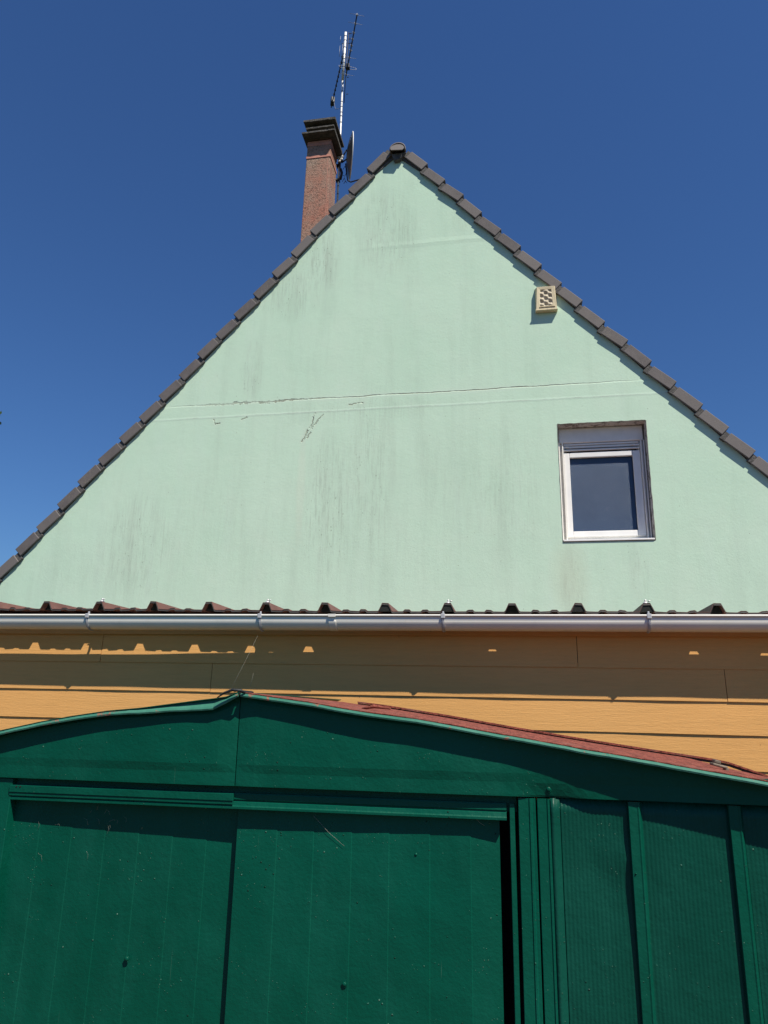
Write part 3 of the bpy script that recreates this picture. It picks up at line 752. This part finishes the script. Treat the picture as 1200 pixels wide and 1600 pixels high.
# gutter
GY = 3.778; GR = .050
def gz(x): return EYE+.4535-.0058*(x+.6)
XS = [X0+(X1-X0)*i/30 for i in range(31)]
def gring(x, r_, a0=180, a1=360, n=18, yo=0):
    return [V((x, GY+yo-math.cos(R(a0+(a1-a0)*i/n))*-r_, gz(x)+math.sin(R(a0+(a1-a0)*i/n))*r_)) for i in range(n+1)]
backrim = [(-4.6, 33), (-2.4, 32), (-2.0, 30), (-1.08, 15), (-.5, 3), (-.1, 0), (.9, 8), (2.6, 10)]     # how far below level the rear edge sits
b_ = MB(); b_.sweep(lambda x: gring(x, GR, 180, 360-interp(backrim, x)), XS, True)
gut = b_.build('gutter', M['gutter'], lean, solid=.0025, off=0)
# front bead and upper lip
MB().tube([V((x, GY-GR-.005, gz(x)+.0215)) for x in XS], .0062, 12).build('bead', M['gutter'], gut)
MB().prism([V((X0, GY-GR-.002, gz(X0)-.002)), V((X0, GY-GR+.002, gz(X0)-.002)), V((X0, GY-GR+.002, gz(X0)+.022)), V((X0, GY-GR-.002, gz(X0)+.022))], (X1-X0, 0, gz(X1)-gz(X0))).build('lip', M['gutter'], gut)
for px in (135, 405, 692, 1015, -170, 1370):
    x = P(px, 970, 3.72).x; m = MB()
    st = lambda xx: gring(xx, GR+.0045, 176, 366, 20)
    m.sweep(lambda dx: gring(x+dx, GR+.0045, 174, 400, 22), [-.007, .007], False)
    m.sweep(lambda dx: gring(x+dx, GR+.0075, 174, 300, 14), [-.0015, .0015], False)
    o = m.build('gutter_bracket', M['strap'], gut, solid=.003, off=0)
    m = MB().box((x-.011, GY-GR-.013, gz(x)+.006), (x+.011, GY-GR+.012, gz(x)+.031)); m.box((x-.005, GY-GR+.003, gz(x)+.0312), (x+.005, GY-GR+.012, gz(x)+.044)); m.build('bracket_clip', M['strap'], gut, bevel=.003)
x = P(518.5, 970, 3.72).x
m = MB().sweep(lambda dx: gring(x+dx, GR+.0022, 184, 350, 20), [-.020, -.018, .018, .020], True); m.sweep(lambda dx: [V((x+dx, GY-GR-.0125, gz(x)+.014)), V((x+dx, GY-GR-.0125, gz(x)+.029))], [-.020, .020]); m.build('gutter_joint', M['gutter'], gut, solid=.003)

# ---------------------------------------------------------------- garden shed
shed = thing('garden_shed', 'dark green metal garden shed with sliding doors and rusty shallow gable roof', 'shed')
YP = 2.0                                                # front plane of the gable panels
def rel(px, py, Y=YP): q = P(px, py, Y); return q.x, q.z
edgeL = [(-40, 1153), (0, 1143), (60, 1130), (110, 1121), (165, 1113), (215, 1110.5), (262, 1107.5), (312, 1105.5), (330, 1104), (350, 1095), (370, 1083.5)]
edgeR = [(374, 1083.5), (400, 1087), (440, 1093), (480, 1098.5), (520, 1106), (560, 1113), (600, 1118), (650, 1125), (700, 1133.5), (760, 1145), (800, 1152), (860, 1163), (930, 1175.5), (1000, 1187.5), (1080, 1202), (1140, 1212), (1200, 1223), (1260, 1234)]
YT = YP-.04
eL = [rel(*p, YT) for p in edgeL]; eR = [rel(*p, YT) for p in edgeR]
for e_, s_ in ((eL, -1), (eR, 1)):
    pass
xL, xR = -2.55, 1.05
sL = (eL[0][1]-eL[2][1])/(eL[0][0]-eL[2][0]); eL = [(xL, eL[0][1]+(xL-eL[0][0])*sL)]+eL
sR = (eR[-1][1]-eR[-3][1])/(eR[-1][0]-eR[-3][0]); eR = eR+[(xR, eR[-1][1]+(xR-eR[-1][0])*sR)]
topL = [rel(*p, YT) for p in ((-40, 1149), (0, 1141.5), (70, 1129), (140, 1117), (192, 1108.5), (260, 1099.5), (325, 1091), (345, 1089.5), (370, 1081.5))]
over = [(-2.6, .030), (-1.5, .030), (-1.1, .030), (-.9, .026), (-.77, .030), (-.6, .032), (-.35, .038), (-.15, .037), (0, .034), (.15, .036), (.3, .043), (.6, .048), (1.1, .05)]
zbot = EYE-.2045; xm = rel(372, 1160)[0]
zband1, zband0 = EYE-.149, EYE-.171
random.seed(21)
def panel(xa, xb, edge, endfold):
    """pressed sheet: field, a shallow step facing down, a flat hem; the field eases in towards the seam"""
    m = MB(); n = 70
    xs = [xa+(xb-xa)*i/n for i in range(n+1)]
    def ring_(x):
        top = interp(edge, x)-.0015
        dseam = min(abs(x-xm)/.05, 1)
        k = .5-.5*math.cos(math.pi*dseam)
        wv_ = .0035*math.sin(x*3.1+.5)+.002*math.sin(x*7.7)
        f = 0.007*k
        fade = 1.0
        if .02 < x < .14: fade = 1-.55*math.sin((x-.02)/.12*math.pi)
        zt_ = max(top, zband1+.004)
        buck = 0
        if -.02 < x < .2: buck = .010*math.sin((x+.02)/.22*math.pi)**2
        ys = [YP-.0+wv_*.9, YP-f+wv_, YP-f+wv_, YP-f*.97+wv_, YP-f*.55+wv_*.8, YP-f*.5+wv_*.8+buck*.8, YP-f*.5+wv_*.8+buck, YP+.012+buck]
        zs = [zt_, zt_-(zt_-zband1)*.12, zt_-(zt_-zband1)*.55, zband1, zband0, zbot+.004, zbot, zbot]
        return [V((x, y_, z_)) for y_, z_ in zip(ys, zs)]
    m.sweep(ring_, xs, False)
    return m
gl = panel(xL, xm-.0012, eL, 1).build('gable_panel', M['green'], shed, solid=.0012, off=0)
gr = panel(xm+.0012, xR, eR, 1).build('gable_panel', M['green'], shed, solid=.0012, off=0)
for o in (gl, gr):
    for p in o.data.polygons: p.use_smooth = False
b_ = MB().box((xm-.025, YP+.0125, zbot+.002), (xm+.02, YP+.02, EYE+.030)); b_.build('seam_strip', M['dark'], shed)
# roof
YR = 3.22
rear = [(P(a_, b2_+2.5, YR).x, P(a_, b2_, YR).z) for a_, b2_ in ((330, 1076), (382, 1080), (420, 1082), (480, 1088), (560, 1101), (600, 1106), (700, 1122), (800, 1140), (900, 1157), (1000, 1173), (1130, 1193), (1200, 1217), (1240, 1230))]
def rf_(y): return max(0, min(1, (y-YT)/(YR-YT)))
def roof_part(edge):
    m = MB(); ring_ = edge
    def st(y):
        return [V((x, y+(0 if y > YT+.1 else (YP-interp(over, x)+.002)-YT), (z+.0035)*(1-rf_(y))+(interp(rear, x) if edge is eR else z+.0035)*rf_(y))) for x, z in ring_]
    m.sweep(st, [YT, 2.15, 2.6, YR]); return m
roof_part(eR).build('roof_panel', M['rust'], shed, solid=.002, off=0)
eLt = [(x, max(z+.0005, interp(topL, x)-.005)) for x, z in eL]
roof_part(eLt).build('roof_panel', M['green'], shed, solid=.002, off=0)
# raised seams and the rear flange
b_ = MB()
def strip(y0, y1, z0, z1, e_):
    return b_.sweep(lambda p: [V((p[0], y0, p[1]+z0)), V((p[0], y1, p[1]+z0)), V((p[0], y1, p[1]+z1)), V((p[0], y0, p[1]+z1))], e_, False, True)
eRs = [(x_, interp(rear, x_)) for x_ in [P(560, 1100, YR).x+i*.05 for i in range(40)] if x_ < xR]
strip(YR-.02, YR+.01, .006, .013, eRs); b_.build('rear_flange', M['rust'], shed)
b_ = MB(); strip(YR-.012, YR+.004, -.004, .0055, eRs); b_.build('rear_gap_shade', M['rag'], shed)  # black strip standing for the shadow gap below the flange
# edge trim: turned-up lip along the verge, weathered and coloured lighter for its sunlight
def trim(edge):
    m = MB()
    def rg(p):
        x, z = p; yf = YP-interp(over, x)
        zt_ = z+.0032 if edge is eR else max(z+.0025, interp(topL, x))
        return [V((x, yf+.010+(zt_-z)*.35, zt_)), V((x, yf+.001, z+.001)), V((x, yf-.0015, z-.0045)), V((x, yf, z-.0085)), V((x, yf+.003, z-.0085)), V((x, yf+.006, z-.002)), V((x, YP+.004, z-.001)), V((x, YP+.004, z+.001))]
    dense = []
    for a_, c_ in zip(edge[:-1], edge[1:]):
        k_ = max(1, int((c_[0]-a_[0])/.03))
        for i in range(k_): t_ = i/k_; dense.append((a_[0]+(c_[0]-a_[0])*t_, a_[1]+(c_[1]-a_[1])*t_+random.uniform(-.0007, .0007)))
    dense.append(edge[-1]); m.sweep(rg, dense, False, True); return m
random.seed(4)
trim(eL).build('edge_trim', M['trim'], shed); trim(eR).build('edge_trim', M['trim'], shed)
# ridge lump of sealing strip, bronze clip
random.seed(2)
ax_, az_ = eL[-1]
m = MB().tube([V((ax_-.055, YT-.002, az_-.012)), V((ax_-.035, YT-.004, az_+.001)), V((ax_-.012, YT-.004, az_+.009)), V((ax_+.012, YT-.002, az_+.008)), V((ax_+.02, YT+.01, az_+.002))], [.0015, .003, .004, .004, .003], 8)
m.tube([V((ax_+.0, YT+.02, az_+.003)), V((ax_+.0, YT+.12, az_+.003))], .007, 6); m.build('ridge_strip', M['rag'], shed)
cx_, cz_ = rel(1124, 1196, 2.3)
m = MB(); mt = Matrix.Translation((cx_, 2.3, cz_)) @ Matrix.Rotation(R(14), 4, 'Y')
m.box((-.022, -.02, -.005), (.018, .02, .003), mt); m.box((-.018, -.015, .003), (.0, .015, .013), mt); m.box((.012, -.02, -.018), (.022, .01, -.001), mt); m.build('roof_clip', M['clip'], shed, bevel=.003)
x_, z_ = rel(590, 1109, 2.25)
MB().tube([V((x_-.05, 2.25, z_+.002)), V((x_-.01, 2.25, z_+.010)), V((x_+.04, 2.25, z_+.004))], [.003, .006, .003], 5).build('lifted_seam', M['rust'], shed)

# dark body behind the front
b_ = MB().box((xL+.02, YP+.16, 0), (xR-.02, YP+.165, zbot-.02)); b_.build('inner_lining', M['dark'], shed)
def wallpath(x0, y0, x1, y1):
    return MB().prism([V((x0, y0, 0)), V((x1, y1, 0)), V((x1, y1, EYE-.30)), V((x0, y0, EYE-.30))], (.01, .01, 0))
wallpath(xL, YP+.03, xL, YR-.05).build('wall_panel', M['greenrib'], shed); wallpath(xR-.015, YP+.05, xR-.015, YR-.05).build('wall_panel', M['greenrib'], shed)
MB().box((xL+.01, YR-.06, 0), (xR-.02, YR-.05, EYE-.30)).build('back_panel', M['greenrib'], shed)
# header recess above the rail
dx0 = rel(18, 1250, YP+.02)[0]; dx1 = rel(795, 1262, YP+.02)[0]
b_ = MB().box((xL+.03, YP+.024, EYE-.245), (dx1+.02, YP+.029, EYE-.195)); b_.build('header', M['green'], shed)
# door rail: left length stands prouder than the right one
zr0, zr1 = EYE-.2635, EYE-.224
xk = rel(365, 1255, YP+.01)[0]
def rail(x0, x1, y):
    m = MB(); pr = [(y+.02, zr1), (y+.001, zr1), (y, zr1-.003), (y, zr1-.016), (y+.0035, zr1-.018), (y+.0035, zr1-.021), (y, zr1-.023), (y-.002, zr0+.008), (y-.0045, zr0+.005), (y-.0045, zr0), (y+.02, zr0)]
    m.sweep(lambda x: [V((x, a_, c_)) for a_, c_ in pr], [x0, x1], False); return m
rail(dx0, dx1-.006, YP+.012).build('door_rail', M['green'], shed, solid=.001, off=0)
m = MB(); m.box((dx0+.0, YP+.002, zr1-.020), (xk, YP+.0115, zr1-.001)); m.box((dx0, YP+.0045, zr0+.010), (xk, YP+.0070, zr1-.0202)); m.build('rail_cover', M['green'], shed, bevel=.0015)
m = MB()
for px in (25, 31): x_, z_ = rel(px, 1232.5+.8, YP+.001); m.tube([V((x_, YP+.0025, zr1-.004)), V((x_, YP+.0005, zr1-.004))], .0022, 8)
m.build('rail_hole', M['dark'], shed)
# sliding doors: folded facets
def door(x0, x1, y, folds, amp, endfold=0, skew=0):
    m = MB(); xs = [x0]+folds+[x1]; prof_ = []
    ctr = (x0+x1)/2
    for i, x in enumerate(xs):
        if i == 0: prof_.append((x, y))
        elif i < len(xs)-1: prof_.append((x, y-amp)); prof_.append((x+.0022, y))
        else: prof_.append((x, y-amp))
    if endfold: prof_[-1] = (x1, y+endfold)
    prof_ = [(x0, y+.03), (x0, y)]+prof_[1:]+[(x1, prof_[-1][1]+.03)]
    nz = 34; zt = zr0+.012; zs = [zt*i/nz+.03*(1-i/nz) for i in range(nz+1)]
    m.sweep(lambda z: [V((px_, py_+skew*(px_-ctr)/(x1-x0)+.0022*math.sin(z*2.7+px_*2.3)+.0010*math.sin(px_*9+z*5), z)) for px_, py_ in prof_], zs, False); return m
yr_, yl_ = YP+.031, YP+.046
fr = [rel(p, 1340, yr_)[0] for p in (430, 488, 548, 607, 671, 735)]
fl = [rel(p, 1340, yl_)[0] for p in (58, 108, 160, 213, 266, 319)]
xd0 = rel(372.5, 1265, yr_)[0]; xd1 = rel(781, 1330, yr_)[0]
dR = door(xd0, xd1, yr_, fr, .0013, .006).build('door', M['green'], shed, solid=.001, off=0); dR['label'] = 'right sliding door panel, in front of the other'
dL = door(dx0-.02, xd0+.06, yl_-.002, fl, .0011, 0, .017).build('door', M['green'], shed, solid=.001, off=0); dL['label'] = 'left sliding door panel, sliding behind the other'
# rivets and screws with domed heads
def rivet(px, py, Y, r_=.0065, parent=shed, mat='green'):
    c = P(px, py, Y); m = MB().tube([c+V((0, .001, 0)), c+V((0, -.0008, 0))], r_*1.25, 12)
    m.tube([c+V((0, -.0008, 0)), c+V((0, -.0022, 0)), c+V((0, -.0032, 0)), c+V((0, -.0036, 0))], [r_, r_*.85, r_*.5, r_*.1], 12); m.build('rivet', M[mat], parent)
rivet(198, 1498, yl_-.008, .0058, dL); rivet(538, 1538, yr_-.001, .0058, dR); rivet(857, 1233, YP+.003, .0065, gr); rivet(650, 1335, yr_-.001, .004, dR)
# cobweb fluff and crumbs stuck on the doors
# jambs and corner posts
def post(x0, x1, y, name='post', zt=zbot-.004, ridge=None, wob=0):
    m = MB(); w_ = x1-x0
    pr = [(x0, y+.035), (x0, y+.001), (x0+.001, y)]
    if ridge: pr += [(x0+w_*ridge, y), (x0+w_*ridge+.002, y-.0025), (x0+w_*ridge+.006, y-.0020), (x0+w_*ridge+.009, y+.001)]
    pr += [(x1-.001, y+.001), (x1, y+.002), (x1, y+.035)]
    m.sweep(lambda z: [V((a_, c_, z)) for a_, c_ in pr], [0.02, .5, 1.0, zt], False); return m.build(name, M['green'], shed, solid=.001, off=0)
X = lambda px, Y=YP: rel(px, 1300, Y)[0]
post(X(797, YP+.012), X(805, YP+.012), YP+.012, 'door_jamb', zr1)
post(X(811), X(838), YP+.004, 'corner_post', ridge=.62)
post(X(841), X(862), YP+.006, 'corner_post', ridge=.72)
post(rel(-40, 1250)[0]-.02, rel(13, 1250)[0], YP+.006, 'door_jamb', ridge=.6)
# ribbed wall sheets and raised ribs to the right of the doors
def ribbed(x0, x1, y, pitch=.0098, amp=.0009, step=True):
    m = MB(); prof_ = []
    x = x0
    if step: prof_ += [(x0, y-.012), (x0+.010, y-.012), (x0+.013, y-.004), (x0+.022, y-.004), (x0+.0235, y)]; x = x0+.0235
    n = int((x1-x)/pitch*4)
    for i in range(n+1):
        prof_.append((x+(x1-x)*i/n, y-amp*(.5+.5*math.sin(i*math.pi/2))))
    zs = [.02+(zbot-.002-.02)*i/44 for i in range(45)]
    def dent(px_, z):
        u, v = (px_-.20)/.10, (z-1.32)/.16
        return .010*math.exp(-(u*u+v*v))-.006*math.exp(-(((px_-.24)/.05)**2+((z-1.36)/.03)**2))+.0018*math.sin(z*3+px_*5)
    m.sweep(lambda z: [V((a_, c_+dent(a_, z), z)) for a_, c_ in prof_], zs, True); return m.build('wall_panel', M['greenrib'], shed, solid=.001, off=0)
pw = YP+.016
ribbed(X(862), X(985, pw), pw)
ribbed(X(1003), X(1146, pw), pw, step=False)
ribbed(X(1165), xR-.02, pw, step=False)
def rib(x0, x1, y):
    m = MB(); w_ = x1-x0
    pr = [(x0, y+.026), (x0+.001, y+.001), (x0+.002, y), (x1-.010, y), (x1-.007, y-.0015), (x1-.004, y), (x1+.006, y+.020)]
    m.sweep(lambda z: [V((a_, c_+.001*math.sin(z*4+x0), z)) for a_, c_ in pr], [.02+(zbot-.004-.02)*i/14 for i in range(15)], False); return m.build('wall_rib', M['green'], shed, solid=.001, off=0)
rib(X(984), X(1005), YP+.005); rib(X(1142), X(1164), YP+.005); rib(X(1300), X(1322), YP+.005)
rivet(874.5, 1578, YP+.008, .0058); rivet(993.5, 1365, YP+.004, .0022)

# ---------------------------------------------------------------- cobwebs
def strand(label, pts, r_=.0004, name='cobweb'):
    m = MB()
    for a_, c_ in pts: m.tube([a_, a_.lerp(c_, .5)+V((0, 0, -.004)), c_], r_, 4)
    o = m.build(name, M['web']); o['label'] = label; o['category'] = 'cobweb'; return o
strand('thin silk thread hanging from the gutter bracket down to the shed ridge', [(P(403, 993, 3.75), P(361, 1076, 3.6)), (P(396, 1052, 3.85), P(391, 1072, 3.85))], .0004)
yd = yr_-.004
strand('thread of silk slanting across the top of the right shed door', [(P(490, 1275, yd), P(538, 1322, yd)), (P(741, 1275, yd), P(757, 1290, yd))], .0003)
random.seed(9)
m = MB(); yd = yl_-.010
for i in range(9):
    a_ = P(170+random.uniform(-40, 50), 1268+random.uniform(-6, 26), yd); c_ = a_+V((random.uniform(-.02, .02), 0, random.uniform(-.02, .02))); m.tube([a_, a_.lerp(c_, .5)+V((.003, 0, .004)), c_], .00018, 4)
for i in range(7):
    a_ = P(85+random.uniform(-30, 160), 1330+random.uniform(-40, 60), yd); c_ = a_+V((random.uniform(-.02, .02), 0, random.uniform(-.03, .03))); m.tube([a_, a_.lerp(c_, .5)+V((.004, 0, .004)), c_], .00014, 4)
o = m.build('cobweb', M['web']); o['kind'] = 'stuff'; o['label'] = 'tangled silk wisps on the shaded top of the left shed door'; o['category'] = 'cobweb'

# ---------------------------------------------------------------- tree beyond the left edge, one twig reaching in
tree = thing('leafy_tree', 'leafy tree at the left edge of the photo, only one twig tip showing', 'tree')
tipv = P(-3, 652, 9.5); base = V((tipv.x-3.2, 10.2, 0))
tr = MB(); tr.tube([base, base+V((.1, 0, 1.5)), base+V((-.1, .2, 3)), base+V((.1, .1, 4.6)), base+V((.2, .1, 6))], [.17, .14, .11, .07, .02], 10)
random.seed(31); ends = []
for i in range(26):
    h = 1.8+4*i/26; an = i*2.4; ln = 1.5*(1.15-abs(h-3.4)/4.2)
    s0 = base+V((0, .1, h)); e_ = s0+V((math.cos(an)*ln, math.sin(an)*ln, .5+random.uniform(0, .5)))
    tr.tube([s0, s0.lerp(e_, .5)+V((0, 0, .12)), e_], [.035, .02, .006], 6); ends += [s0.lerp(e_, .55), e_, s0.lerp(e_, .8)]
s0 = base+V((.1, .1, 3.2)); tr.tube([s0, s0.lerp(tipv, .5)+V((0, 0, .35)), tipv], [.03, .015, .003], 6)
tr.build('trunk', M['bark'], tree)
lf = MB()
def leaf(c, s_):
    a_ = V((random.gauss(0, 1), random.gauss(0, 1), random.gauss(0, .6))).normalized(); b2 = a_.orthogonal().normalized(); q = a_.cross(b2)
    lf.add([c-a_*s_, c+b2*s_*.5+q*.1*s_, c+a_*s_, c-b2*s_*.5+q*.1*s_], [(0, 1, 2, 3)])
for e_ in ends:
    for _ in range(95):
        leaf(e_+V((random.gauss(0, .27), random.gauss(0, .27), random.gauss(0, .22))), random.uniform(.03, .055))
for f in (.5, .6, .7, .8, .88, .94):
    c = s0.lerp(tipv, f)+V((0, 0, .3*(1-f)))
    for _ in range(int(26*(1.2-f))): leaf(c+V((random.gauss(0, .09), random.gauss(0, .09), random.gauss(0, .09))), random.uniform(.03, .045))
for px, py in ((-4, 645), (1, 645), (-2, 655), (0.5, 661), (-7, 652), (-6, 662), (-1, 650)): leaf(P(px, py, 9.5), .035)
lf.build('crown', M['leaf'], tree)
